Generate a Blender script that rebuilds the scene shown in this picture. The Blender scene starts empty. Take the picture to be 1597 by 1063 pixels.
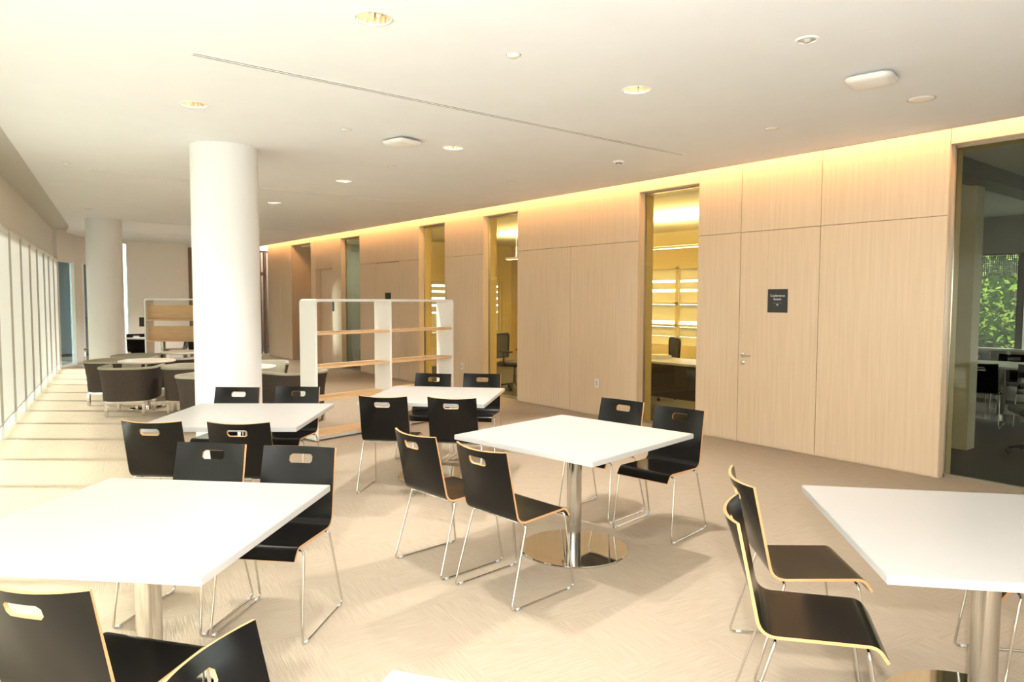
import bpy, bmesh, math, random
from mathutils import Vector, Matrix
C = bpy.context.scene.collection
SC = bpy.context.scene
R = math.radians
PI = math.pi
rnd = random.Random(7)

# ------------------------------------------------------------------ camera, world, lights, exposure
CAM_H = 1.592
yaw, pitch, roll = R(38.333), R(-3.379), R(0.182)
fw = Vector((math.sin(yaw)*math.cos(pitch), math.cos(yaw)*math.cos(pitch), math.sin(pitch)))
r0 = Vector((math.cos(yaw), -math.sin(yaw), 0)); u0 = r0.cross(fw)
rt = r0*math.cos(roll)+u0*math.sin(roll); up = -r0*math.sin(roll)+u0*math.cos(roll)
cam = bpy.data.objects.new('camera', bpy.data.cameras.new('camera')); C.objects.link(cam)
cam.matrix_world = Matrix(((rt.x, up.x, -fw.x, 0), (rt.y, up.y, -fw.y, 0), (rt.z, up.z, -fw.z, CAM_H), (0, 0, 0, 1)))
cam.data.sensor_width = 36; cam.data.lens = 36*1091.5/1597
cam.data.clip_start = 0.02; cam.data.clip_end = 200
SC.camera = cam
SC.view_settings.view_transform = 'Standard'
SC.view_settings.look = 'None'
SC.view_settings.gamma = 1
SC.view_settings.use_curve_mapping = False
SC.view_settings.exposure = 0.95

w = bpy.data.worlds.new('World'); SC.world = w; w.use_nodes = True
bg = w.node_tree.nodes['Background']
bg.inputs[0].default_value = (0.84, 0.95, 1.0, 1); bg.inputs[1].default_value = 7.0

def lamp(name, kind, loc, power, color, direction=None, **k):
    d = bpy.data.lights.new(name, kind); d.energy = power; d.color = color
    for a, b in k.items(): setattr(d, a, b)
    o = bpy.data.objects.new(name, d); C.objects.link(o); o.location = loc
    if direction is not None:
        o.rotation_euler = Vector(direction).to_track_quat('-Z', 'Z').to_euler()
    return o
WARM = (1.0, 0.96, 0.91)
COVE = (1.0, 0.55, 0.24)
# low morning sun from beyond the window wall
lamp('sun', 'SUN', (0, 0, 20), 26.0, (.97, 1.0, 0.98), (.785, -.62, -.11), angle=R(8))
# the photographer's flash, a little above and to the right of the lens
fl = Vector((0, 0, CAM_H))+rt*0.09+up*0.17
lamp('camera_flash', 'POINT', fl, 255, (0.98, 0.99, 1.0), shadow_soft_size=0.035)
# cove light strip in the slot above the wood wall
for k in range(3):
    cl = lamp('cove_light', 'AREA', (6.70, -1.0+7.0*(k+0.5), 3.21), 23, COVE, (0.75, 0, -0.65), shape='RECTANGLE', size=0.05, size_y=7.0)
    cl.rotation_euler = Matrix((Vector((0, 1, 0)).cross(-Vector((0.75, 0, -0.65)).normalized()), Vector((0, 1, 0)), -Vector((0.75, 0, -0.65)).normalized())).transposed().to_euler()
    cl.data.size = 0.05; cl.data.size_y = 7.0
# pendant uplight on office ceilings; last entry is an added fill lamp without fixture
for (x, y, p, sx, sy, col) in [(9.2, 7.1, 110, .10, 2.3, (1, .78, .36)), (9.2, 10.7, 100, .10, 2.1, (1, .78, .36)), (7.9, 15.0, 13, .8, 1.0, (.92, 1, .95))]:
    lamp('office_uplight_and_fill', 'AREA', (x, y, 2.93 if x < 9 else 2.50), p, col, (0, 0, -1 if x < 9 else 1), shape='RECTANGLE', size=sx, size_y=sy)

ZC = 3.065      # ceiling
XW = 6.861      # face of the wood wall
HEAD = 2.96     # head of the tall glass openings
DOORH = 2.345

# ------------------------------------------------------------------ materials
def mat(name, base=(.8, .8, .8), rough=.5, metal=0.0, spec=0.5, **k):
    m = bpy.data.materials.new(name); m.use_nodes = True
    b = m.node_tree.nodes['Principled BSDF']
    b.inputs['Base Color'].default_value = (*base, 1); b.inputs['Roughness'].default_value = rough
    b.inputs['Metallic'].default_value = metal; b.inputs['Specular IOR Level'].default_value = spec
    for a, v in k.items():
        b.inputs[a.replace('_', ' ')].default_value = v
    return m
def nodes(m):
    nt = m.node_tree; return nt, nt.nodes['Principled BSDF'], nt.nodes.new, nt.links.new
def noise_mat(name, c1, c2, scale=(1, 1, 1), nscale=5, rough=.5, bump=0.0, detail=3, coord='Object', spec=.5, rough2=None, rot=(0, 0, 0)):
    m = mat(name, c1, rough, spec=spec); nt, b, N, L = nodes(m)
    tc = N('ShaderNodeTexCoord'); mp = N('ShaderNodeMapping'); mp.inputs['Scale'].default_value = scale; mp.inputs['Rotation'].default_value = rot
    nz = N('ShaderNodeTexNoise'); nz.inputs['Scale'].default_value = nscale; nz.inputs['Detail'].default_value = detail
    mx = N('ShaderNodeMix'); mx.data_type = 'RGBA'; mx.inputs[6].default_value = (*c1, 1); mx.inputs[7].default_value = (*c2, 1)
    cr = N('ShaderNodeMapRange'); cr.inputs[1].default_value = .3; cr.inputs[2].default_value = .7
    L(tc.outputs[coord], mp.inputs[0]); L(mp.outputs[0], nz.inputs[0]); L(nz.outputs[0], cr.inputs[0]); L(cr.outputs[0], mx.inputs[0]); L(mx.outputs[2], b.inputs['Base Color'])
    if bump:
        bp = N('ShaderNodeBump'); bp.inputs['Strength'].default_value = bump; bp.inputs['Distance'].default_value = .004
        L(nz.outputs[0], bp.inputs['Height']); L(bp.outputs[0], b.inputs['Normal'])
    return m

M = {}
M['ceiling'] = noise_mat('ceiling_paint', (.82, .825, .825), (.80, .805, .805), nscale=3, rough=.9, spec=.2)
M['paint'] = noise_mat('white_paint', (.84, .84, .815), (.81, .81, .785), nscale=2, rough=.8, spec=.2)
M['bulkhead'] = mat('bulkhead_paint', (.86, .85, .81), .8, spec=.2)
M['backwall'] = mat('back_wall_paint', (.84, .81, .74), .8, spec=.2)
M['wood'] = noise_mat('maple_veneer', (.74, .565, .385), (.67, .50, .325), scale=(9, 9, .35), nscale=4, rough=.38, detail=4)
M['wood_joint'] = mat('veneer_joint', (.33, .20, .10), .7)
M['oak'] = noise_mat('shelf_oak', (.74, .50, .27), (.66, .43, .22), scale=(2, 12, 12), nscale=3, rough=.45)
M['laminate'] = mat('white_laminate', (.50, .482, .455), .35)
M['cream_laminate'] = mat('cream_laminate', (.86, .76, .62), .35)
M['edge_white'] = mat('white_table_edge', (.80, .79, .77), .4)
M['black'] = noise_mat('black_lacquer_ply', (.005, .0045, .004), (.007, .006, .005), scale=(3, 3, 3), nscale=6, rough=.2, spec=.22)
M['ply'] = noise_mat('plywood_edge', (.66, .36, .16), (.55, .28, .11), scale=(1, 1, 30), nscale=6, rough=.5)
M['chrome'] = mat('chrome', (.70, .69, .67), .07, 1.0)
M['steel'] = noise_mat('brushed_steel', (.60, .58, .54), (.54, .52, .48), scale=(200, 200, 1), nscale=3, rough=.14)
M['steel'].node_tree.nodes['Principled BSDF'].inputs['Metallic'].default_value = 1
M['mirror_steel'] = mat('polished_steel', (.74, .72, .66), .04, 1.0)
M['glide'] = mat('clear_plastic_glide', (.55, .54, .52), .3)
M['shelf_white'] = mat('white_shelf_frame', (.86, .85, .80), .4)
M['uph_dark'] = noise_mat('brown_upholstery', (.060, .045, .036), (.085, .066, .053), nscale=60, rough=.75, bump=.2, spec=.25)
M['uph_light'] = noise_mat('olive_beige_upholstery', (.45, .42, .32), (.39, .36, .27), nscale=80, rough=.7, bump=.2, spec=.25)
M['seat_light'] = mat('seat_cushion_fabric', (.62, .58, .50), .7, spec=.2)
M['sign_black'] = mat('sign_black', (.022, .022, .020), .4)
M['text_white'] = mat('sign_white', (.80, .80, .76), .5)
M['black_plastic'] = mat('black_plastic', (.015, .015, .016), .45)
M['dark_mesh'] = mat('dark_mesh_fabric', (.05, .05, .05), .8)
M['plastic_white'] = mat('white_plastic', (.82, .80, .76), .4)
M['slot_dark'] = mat('slot_shadow', (.07, .065, .06), .8)
M['grey_trim'] = mat('grey_trim', (.52, .50, .44), .6)
M['pocket_paint'] = mat('pocket_paint', (.60, .58, .52), .8)
M['alu'] = mat('window_aluminium', (.62, .63, .60), .4, 0.6)
M['pillar_paint'] = mat('pillar_paint', (.52, .46, .29), .8)
M['alu_brown'] = mat('brown_aluminium', (.42, .36, .28), .3, 0.8)
M['alu_dark'] = mat('dark_window_frame', (.10, .10, .09), .5)
M['bronze'] = mat('bronze_door_frame', (.24, .16, .11), .5)
M['grey_wall'] = mat('grey_room_wall', (.42, .42, .39), .8)
M['grey_ceiling'] = mat('grey_room_ceiling', (.62, .62, .58), .8)
M['yellow_wall'] = mat('yellow_office_wall', (.68, .55, .29), .8)
M['gold_paint'] = mat('ochre_office_reveal', (.62, .46, .17), .6)
M['cream_ceiling'] = mat('office_ceiling', (.80, .74, .58), .8)
M['green_grey'] = mat('green_grey_wall', (.42, .43, .34), .8)
M['dark_carpet'] = noise_mat('dark_carpet', (.085, .078, .066), (.065, .06, .05), nscale=150, rough=.95, bump=.3)
M['desk_dark'] = mat('dark_desk', (.03, .028, .026), .4)
M['desk_grey'] = mat('grey_desk_top', (.40, .39, .36), .35)
M['orange_spot'] = mat('orange_spot_tint', (.55, .30, .10), .7)
M['bark'] = noise_mat('bark', (.10, .07, .05), (.05, .035, .025), nscale=20, rough=.9)
M['soil'] = noise_mat('ground_soil', (.12, .13, .07), (.07, .08, .04), nscale=3, rough=.95)
def emis(name, col, s):
    m = mat(name, (0, 0, 0), .6); b = m.node_tree.nodes['Principled BSDF']
    b.inputs['Emission Color'].default_value = (*col, 1); b.inputs['Emission Strength'].default_value = s
    return m
M['lamp_glow'] = emis('downlight_bulb', (1, .90, .72), 14)
M['led_strip'] = emis('cove_led', COVE, 5)
M['pendant_glow'] = emis('pendant_diffuser', (1, .9, .6), 3)

def carpet():
    m = mat('beige_loop_carpet', (.5, .42, .3), .95, spec=.1); nt, b, N, L = nodes(m)
    tc = N('ShaderNodeTexCoord'); mp = N('ShaderNodeMapping'); mp.inputs['Rotation'].default_value = (0, 0, R(8))
    L(tc.outputs['Object'], mp.inputs[0])
    # carpet tiles laid quarter-turned: the loop rows swap direction from tile to tile
    ck = N('ShaderNodeTexChecker'); ck.inputs['Scale'].default_value = 1.0/0.5
    ofs = N('ShaderNodeVectorMath'); ofs.operation = 'ADD'; ofs.inputs[1].default_value = (50.13, 50.21, .01)
    L(mp.outputs[0], ofs.inputs[0]); L(ofs.outputs[0], ck.inputs['Vector'])
    def rows(sc):
        m2 = N('ShaderNodeMapping'); m2.inputs['Scale'].default_value = sc; L(mp.outputs[0], m2.inputs[0])
        n = N('ShaderNodeTexNoise'); n.inputs['Scale'].default_value = 1; n.inputs['Detail'].default_value = 2; L(m2.outputs[0], n.inputs[0]); return n
    a, c2 = rows((6, 130, 1)), rows((130, 6, 1))
    mx = N('ShaderNodeMix'); mx.data_type = 'FLOAT'
    L(ck.outputs['Fac'], mx.inputs[0]); L(a.outputs[0], mx.inputs[2]); L(c2.outputs[0], mx.inputs[3])
    mr = N('ShaderNodeMapRange'); mr.inputs[1].default_value = .34; mr.inputs[2].default_value = .64; L(mx.outputs[0], mr.inputs[0])
    big = N('ShaderNodeTexNoise'); big.inputs['Scale'].default_value = 1.3; L(tc.outputs['Object'], big.inputs[0])
    cm = N('ShaderNodeMix'); cm.data_type = 'RGBA'; cm.inputs[6].default_value = (.415, .332, .242, 1); cm.inputs[7].default_value = (.462, .38, .285, 1)
    L(mr.outputs[0], cm.inputs[0]); L(cm.outputs[2], b.inputs['Base Color'])
    bp = N('ShaderNodeBump'); bp.inputs['Strength'].default_value = .35; bp.inputs['Distance'].default_value = .004
    L(mx.outputs[0], bp.inputs['Height']); L(bp.outputs[0], b.inputs['Normal'])
    return m
M['carpet'] = carpet()

def glass(name, tint, refl=0.06):
    m = bpy.data.materials.new(name); m.use_nodes = True; nt = m.node_tree; nt.nodes.clear(); N = nt.nodes.new; L = nt.links.new
    o = N('ShaderNodeOutputMaterial'); t = N('ShaderNodeBsdfTransparent'); t.inputs[0].default_value = (*tint, 1)
    g = N('ShaderNodeBsdfGlossy'); g.inputs['Roughness'].default_value = .02
    f = N('ShaderNodeFresnel'); f.inputs[0].default_value = 1.45; mx = N('ShaderNodeMixShader')
    ge = N('ShaderNodeNewGeometry'); iv = N('ShaderNodeMath'); iv.operation = 'SUBTRACT'; iv.inputs[0].default_value = 1; L(ge.outputs['Backfacing'], iv.inputs[1])
    fm = N('ShaderNodeMath'); fm.operation = 'MULTIPLY'; L(f.outputs[0], fm.inputs[0]); L(iv.outputs[0], fm.inputs[1])
    L(fm.outputs[0], mx.inputs[0]); L(t.outputs[0], mx.inputs[1]); L(g.outputs[0], mx.inputs[2]); L(mx.outputs[0], o.inputs[0])
    return m
M['glass'] = glass('clear_glass', (.90, .90, .84))
M['glass_grey'] = glass('grey_glass', (.78, .78, .73))
M['glass_blue'] = glass('blue_grey_glass', (.50, .56, .56))
def frit():
    m = bpy.data.materials.new('fritted_glass'); m.use_nodes = True; nt = m.node_tree; nt.nodes.clear(); N = nt.nodes.new; L = nt.links.new
    o = N('ShaderNodeOutputMaterial'); t = N('ShaderNodeBsdfTransparent'); d = N('ShaderNodeBsdfDiffuse'); d.inputs[0].default_value = (.40, .40, .38, 1)
    tc = N('ShaderNodeTexCoord'); vo = N('ShaderNodeTexVoronoi'); vo.inputs['Scale'].default_value = 34; vo.inputs['Randomness'].default_value = 0
    gt = N('ShaderNodeMath'); gt.operation = 'LESS_THAN'; gt.inputs[1].default_value = .36
    mx = N('ShaderNodeMixShader'); L(tc.outputs['Object'], vo.inputs['Vector']); L(vo.outputs['Distance'], gt.inputs[0]); L(gt.outputs[0], mx.inputs[0])
    L(d.outputs[0], mx.inputs[1]); L(t.outputs[0], mx.inputs[2]); L(mx.outputs[0], o.inputs[0]); return m
M['frit'] = frit()
def translucent(name, col, k=.55):
    m = bpy.data.materials.new(name); m.use_nodes = True; nt = m.node_tree; nt.nodes.clear(); N = nt.nodes.new; L = nt.links.new
    o = N('ShaderNodeOutputMaterial'); d = N('ShaderNodeBsdfDiffuse'); t = N('ShaderNodeBsdfTranslucent'); mx = N('ShaderNodeMixShader'); mx.inputs[0].default_value = k
    d.inputs[0].default_value = (*col, 1); t.inputs[0].default_value = (*col, 1)
    L(d.outputs[0], mx.inputs[1]); L(t.outputs[0], mx.inputs[2]); L(mx.outputs[0], o.inputs[0]); return m
M['shade'] = translucent('white_shade_fabric', (.80, .81, .80), .041)
M['diffuser_cloth'] = translucent('added_diffuser_fabric', (.80, .80, .78), .15)  # more translucent, only for the added cloth out of view
M['office_shade'] = translucent('office_shade_fabric', (.82, .74, .52), .20)
def leafmat(name, c):
    m = translucent(name, c, .35); return m
M['leaf_core'] = mat('hedge_shade', (.02, .03, .012), .9); M['leaf'] = leafmat('leaf_dark', (.04, .072, .022)); M['leaf2'] = leafmat('leaf_painted_sun', (.30, .42, .10))  # sunlight and inner shade are put into these leaf colours

# ------------------------------------------------------------------ mesh helpers
class MB:
    """collects polygons (with a material slot each) and links them as one mesh object"""
    def __init__(s): s.v = []; s.f = []; s.m = []; s.sm = []
    def add(s, verts, faces, mi=0, smooth=False):
        o = len(s.v); s.v += [tuple(p) for p in verts]
        for f in faces: s.f.append([i+o for i in f]); s.m.append(mi); s.sm.append(smooth)
        return s
    def box(s, x0, x1, y0, y1, z0, z1, mi=0, bev=0.0, rot=0.0, piv=(0, 0)):
        bm = bmesh.new(); bmesh.ops.create_cube(bm, size=1)
        bmesh.ops.scale(bm, vec=(x1-x0, y1-y0, z1-z0), verts=bm.verts); bmesh.ops.translate(bm, vec=((x0+x1)/2, (y0+y1)/2, (z0+z1)/2), verts=bm.verts)
        if bev: bmesh.ops.bevel(bm, geom=bm.edges[:], offset=bev, segments=2, affect='EDGES', profile=.5)
        if rot: bmesh.ops.rotate(bm, cent=(piv[0], piv[1], 0), matrix=Matrix.Rotation(rot, 3, 'Z'), verts=bm.verts)
        return s.bm(bm, mi, False)
    def bm(s, bm, mi=0, smooth=False):
        bm.verts.index_update(); s.add([v.co for v in bm.verts], [[v.index for v in f.verts] for f in bm.faces], mi, smooth); bm.free(); return s
    def tube(s, pts, r, n=8, mi=0, closed=False, cap=True):
        P = [Vector(p) for p in pts]; rings = []; k = len(P); nrm = None
        for i, p in enumerate(P):
            a = P[i-1] if (i or closed) else None; b = P[(i+1) % k] if (i < k-1 or closed) else None
            t = ((p-a).normalized() if a is not None else Vector())+((b-p).normalized() if b is not None else Vector())
            t.normalize()
            if nrm is None: nrm = t.orthogonal().normalized()
            nrm = (nrm-t*nrm.dot(t)); nrm = nrm.normalized() if nrm.length > 1e-6 else t.orthogonal().normalized()
            bi = t.cross(nrm)
            rings.append([p+(nrm*math.cos(2*PI*j/n)+bi*math.sin(2*PI*j/n))*r for j in range(n)])
        vs = [q for ring in rings for q in ring]; fs = []
        for i in range(k if closed else k-1):
            for j in range(n):
                a, b = i*n+j, i*n+(j+1) % n; c, d = ((i+1) % k)*n+(j+1) % n, ((i+1) % k)*n+j
                fs.append([a, b, c, d])
        if cap and not closed: fs.append(list(range(n))[::-1]); fs.append([(k-1)*n+j for j in range(n)])
        return s.add(vs, fs, mi, True)
    def lathe(s, prof, n=32, mi=0, cx=0, cy=0, smooth=True):
        vs = []; fs = []; k = len(prof)
        for (r, z) in prof:
            for j in range(n): vs.append((cx+r*math.cos(2*PI*j/n), cy+r*math.sin(2*PI*j/n), z))
        for i in range(k-1):
            for j in range(n): fs.append([i*n+j, i*n+(j+1) % n, (i+1)*n+(j+1) % n, (i+1)*n+j])
        return s.add(vs, fs, mi, smooth)
    def disc(s, r, z, n=32, mi=0, cx=0, cy=0, flip=False):
        vs = [(cx+r*math.cos(2*PI*j/n), cy+r*math.sin(2*PI*j/n), z) for j in range(n)]
        return s.add(vs, [list(range(n))[::-1] if flip else list(range(n))], mi)
    def prism(s, poly, z0, z1, mi=0):
        n = len(poly); vs = [(x, y, z0) for x, y in poly]+[(x, y, z1) for x, y in poly]
        fs = [list(range(n))[::-1], [n+i for i in range(n)]]+[[i, (i+1) % n, n+(i+1) % n, n+i] for i in range(n)]
        return s.add(vs, fs, mi)
    def build(s, name, mats, parent=None, kind=None, auto=None):
        me = bpy.data.meshes.new(name); me.from_pydata(s.v, [], s.f)
        if not isinstance(mats, (list, tuple)): mats = [mats]
        for m in mats: me.materials.append(m)
        me.polygons.foreach_set('material_index', s.m); me.polygons.foreach_set('use_smooth', s.sm)
        bm = bmesh.new(); bm.from_mesh(me); bmesh.ops.recalc_face_normals(bm, faces=bm.faces); bm.to_mesh(me); bm.free()
        if auto:
            try: me.set_sharp_from_angle(angle=R(auto))
            except Exception: pass
        me.update()
        o = bpy.data.objects.new(name, me); C.objects.link(o)
        if parent is not None: o.parent = parent
        if kind: o['kind'] = kind
        return o
def tag(o, label=None, cat=None, group=None):
    if label: o['label'] = label
    if cat: o['category'] = cat
    if group: o['group'] = group
    return o
def thing(name, label, cat, loc=(0, 0, 0), rz=0.0, group=None):
    o = bpy.data.objects.new(name, None); o.empty_display_size = .1; C.objects.link(o)
    o.location = loc; o.rotation_euler = (0, 0, rz); return tag(o, label, cat, group)
def dup(root, loc, rz, label, group=None):
    r = root.copy(); C.objects.link(r); r.location = loc; r.rotation_euler = (0, 0, rz); r['label'] = label
    if group: r['group'] = group
    for ch in list(root.children):
        c = ch.copy(); C.objects.link(c); c.parent = r
        for g in list(ch.children):
            d = g.copy(); C.objects.link(d); d.parent = c
    return r
def struct(o): o['kind'] = 'structure'; return o
def fillet(pts, r, seg=5):
    P = [Vector(p) for p in pts]; out = [P[0]]
    rs = r if isinstance(r, (list, tuple)) else [r]*(len(P)-2)
    for i in range(1, len(P)-1):
        a, b, c = P[i-1], P[i], P[i+1]; u = (a-b).normalized(); v = (c-b).normalized()
        ang = u.angle(v); q = rs[i-1]
        if q <= 0 or ang > PI-.05: out.append(b); continue
        t = min(q/math.tan(ang/2), (a-b).length*.49, (c-b).length*.49)
        p0, p1 = b+u*t, b+v*t
        for k in range(seg+1):
            s = k/seg; out.append((1-s)**2*p0+2*s*(1-s)*b+s*s*p1)
    out.append(P[-1]); return out

# ------------------------------------------------------------------ structure: floor, ceiling
def fac_x(y): return 0.351+(y-9.695)*0.1587          # line of the window wall on the left
YB = -5.0
fl_m = MB().prism([(fac_x(YB)-.4, YB), (7.15, YB), (7.15, 24), (1.0, 24), (2.25, 20.3), (1.62, 18.9), (fac_x(18.6)-.25, 18.6)], -.12, 0)
struct(fl_m.build('floor', M['carpet']))
struct(MB().box(7.15, 13.6, YB, 24, -.12, -.004).build('floor_offices', M['dark_carpet']))

LIGHTS = [(1.764, 3.416), (3.79, 3.39), (1.457, 5.756), (3.836, 5.782), (3.834, 8.252), (3.862, 10.773), (3.978, 16.043), (4.036, 18.2)]
LR = .092
def ceiling():
    bm = bmesh.new()
    soff = lambda y: fac_x(y)+.33
    xe = 6.72
    outer = [(soff(YB), YB), (xe, YB), (xe, 20.4), (2.9, 20.4), (2.35, 19.6), (1.95, 18.6), (soff(17), 17)]
    edges = []
    def loop(pts):
        vs = [bm.verts.new((x, y, ZC)) for x, y in pts]
        for i in range(len(vs)): edges.append(bm.edges.new((vs[i], vs[(i+1) % len(vs)])))
    loop(outer)
    for (x, y) in LIGHTS: loop([(x+LR*math.cos(2*PI*k/28), y+LR*math.sin(2*PI*k/28)) for k in range(28)])
    bmesh.ops.triangle_fill(bm, edges=edges, use_beauty=True)
    m = MB().bm(bm)
    # lip of the light cove and of the curtain pocket
    m.box(6.70, 6.72, YB, 20.4, ZC, ZC+.035)
    n = 20; ys = [YB+(18-YB)*i/n for i in range(n+1)]
    for a, b in zip(ys[:-1], ys[1:]):
        m.add([(soff(a), a, ZC), (soff(b), b, ZC), (soff(b), b, ZC+.07), (soff(a), a, ZC+.07)], [[0, 1, 2, 3]])
    o = m.build('ceiling', M['ceiling'], None, 'structure')
    return o
ceiling()
struct(MB().box(-3.0, 7.1, YB, 24, 3.42, 3.5).build('ceiling_slab', M['paint']))
struct(MB().box(7.14, 13.6, YB, 4.95, 2.95, 3.05).build('ceiling_conference', M['grey_ceiling']))
struct(MB().box(7.14, 11.6, 5.05, 21, 2.95, 3.05).build('ceiling_offices', M['cream_ceiling']))
struct(MB().box(-3.2, 7.2, YB-.1, YB, 0, 3.5).build('wall_behind', M['paint']))
# LED strip lying on a ledge above the ceiling edge
struct(MB().box(6.60, 6.625, YB, 20.3, ZC+.005, ZC+.03).build('trim_cove_strip', M['led_strip']))

# ------------------------------------------------------------------ right wall: veneered panels, tall glass openings, doors
OPEN = [(-4.0, 2.497), (5.150, 6.072), (8.545, 9.456), (10.630, 11.525), (14.014, 14.953)]
SEG = [(YB, -4.0), (2.497, 5.150), (6.072, 8.545), (9.456, 10.630), (11.525, 14.014)]
core = MB()
def seg_core(y0, y1, z0=0, z1=3.42):
    core.box(XW+.014, 7.0, y0, y1, z0, z1)
for y0, y1 in SEG: seg_core(y0, y1)
for y0, y1 in OPEN: seg_core(y0, y1, HEAD, 3.42)
# end segment with a recessed door niche
seg_core(14.953, 15.442); seg_core(16.402, 16.691); seg_core(15.442, 16.402, 2.31, 3.42)
core.box(XW+.014, 8.7, 17.99, 19.75, 0, 3.42)
core.box(XW+.014, 7.0, 16.691, 17.99, 2.985, 3.42)
core.box(7.0, 8.7, 16.691-.29, 16.691, 0, 3.42)
core.box(8.6, 8.7, 16.691, 17.99, 0, 3.42); core.box(7.0, 8.7, 16.691, 17.99, 2.985, 3.1)
wall = core.build('wall_right', M['wood'], None, 'structure')
inner = MB()
for y0, y1 in SEG[:5]: inner.box(7.0, 7.145, y0, y1, 0, 3.0)
for y0, y1 in OPEN: inner.box(7.0, 7.145, y0, y1, HEAD-.02, 3.0)
inner.build('office_side_lining', M['gold_paint'], wall)
def panel(y0, y1, z0, z1, x0=XW, x1=XW+.0145):
    g = .003
    return MB().box(x0, x1, y0+g, y1-g, z0+g, z1-g, bev=.001).build('wall_panel', M['wood'], wall)
ZT = 3.41
for (y0, y1, z0, z1) in [
    (2.497, 3.657, .012, DOORH), (4.575, 5.150, .012, DOORH), (2.497, 3.657, DOORH, ZT), (3.657, 4.575, DOORH, ZT), (4.575, 5.150, DOORH, ZT),
    (6.072, 7.337, .012, DOORH), (7.337, 8.545, .012, DOORH), (6.072, 8.545, DOORH, ZT),
    (9.456, 10.630, .012, DOORH), (9.456, 10.630, DOORH, ZT),
    (11.525, 12.286, .012, DOORH), (13.252, 14.014, .012, DOORH), (11.525, 14.014, DOORH, ZT),
    (14.953, 15.442, .012, ZT), (16.402, 16.691, .012, ZT), (15.442, 16.402, 2.31, ZT),
    (17.99, 18.8, .012, ZT), (18.8, 19.75, .012, ZT)]+[(a, b, HEAD, ZT) for a, b in OPEN]:
    panel(y0, y1, z0, z1)
# dark joints behind the panel gaps
for y0, y1 in SEG[1:]: MB().box(XW+.0125, XW+.0142, y0+.01, y1-.01, 2.335, 2.355).build('joint_strip', M['wood_joint'], wall)

# glass in the openings
for i, (y0, y1) in enumerate(OPEN):
    fr = MB(); t = .012
    for (a, b, c, d) in [(y0, y0+t, 0, HEAD), (y1-t, y1, 0, HEAD), (y0, y1, 0, .03), (y0, y1, HEAD-.02, HEAD)]: fr.box(6.972, 7.0, a, b, c, d)
    f = struct(fr.build('window_%d' % (i+1), M['alu_brown']))
    MB().box(6.982, 6.990, y0+t, y1-t, .03, HEAD-.02).build('glass_pane', M['glass_grey'] if i in (0, 4) else M['glass'], f)

# flush doors
def lever(parent, y, z, x=XW, toward=-1):
    m = MB(); m.lathe([(0, 0), (.026, 0), (.026, .008), (.009, .010), (.009, .045), (0, .046)], 20)
    m.v = [(x-p[2], y+p[0], z+p[1]) for p in m.v]
    m.tube(fillet([(x-.042, y, z), (x-.050, y+toward*.02, z), (x-.050, y+toward*.125, z)], .01), .0085, 10)
    m.build('door_handle', M['chrome'], parent, auto=40)
    k = MB(); k.lathe([(0, 0), (.026, 0), (.026, .009), (.012, .012), (0, .012)], 20); k.v = [(x-p[2], y+p[0], z-.085+p[1]) for p in k.v]
    k.build('lock_rosette', M['chrome'], parent, auto=40)
g = .004
door = struct(MB().box(XW, XW+.0145, 3.657+g, 4.575-g, .012, DOORH-g, bev=.001).build('door_1', M['wood']))
MB().box(XW+.0115, XW+.0143, 4.571, 4.579, .0, DOORH).build('edge_gasket', M['wood_joint'], door)
lever(door, 4.515, .985)
door2 = struct(MB().box(XW, XW+.0145, 12.286+g, 13.252-g, .012, 2.33, bev=.001).build('door_2', M['wood']))
lever(door2, 13.19, .985)
door3 = struct(MB().box(6.998, 7.04, 15.40, 16.44, 0, 2.33).build('door_3', M['wood']))
lever(door3, 15.52, 1.0, 6.998, 1)

# conference room: grey, unlit, with a window wall onto trees
GW = MB()
GW.box(7.145, 13.3, 4.95, 5.05, 0, 3.0); GW.box(7.145, 13.3, YB, YB+.1, 0, 3.0)
GW.box(13.2, 13.35, YB, 4.95, 0, .80); GW.box(13.2, 13.35, YB, 4.95, 2.36, 3.0)
struct(GW.build('wall_conference', M['grey_wall']))
struct(MB().box(13.06, 13.22, YB, 4.95, .80, .835).build('trim_window_sill', M['alu']))
wf = MB()
for y in (4.425, 3.72, 2.6, 1.4, .2, -1.0, -2.2, -3.4): wf.box(13.2, 13.34, y-.05, y+.05, .835, 2.36)
wf.box(13.2, 13.34, YB, 4.95, 2.33, 2.36)
win = struct(wf.build('window_6', M['alu_dark']))
ys = [4.95, 4.425, 3.72, 2.6, 1.4, .2, -1.0]
for a, b in zip(ys[1:], ys[:-1]):
    MB().box(13.26, 13.268, a+.05, b-.05, .835, 2.0).build('glass_pane', M['glass'], win)
    MB().box(13.26, 13.268, a+.05, b-.05, 2.0, 2.335).build('fritted_band', M['frit'], win)
struct(MB().box(8.4, 8.62, 2.79, 2.98, 0, 2.95).build('pillar_conference', M['pillar_paint']))
struct(MB().box(7.2, 12.6, 2.60, 2.86, 2.80, 2.952).box(7.2, 12.6, 2.90, 2.93, 2.93, 2.952).box(7.2, 12.6, 2.96, 2.99, 2.93, 2.952).build('beam_conference', M['alu_dark']))

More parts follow.
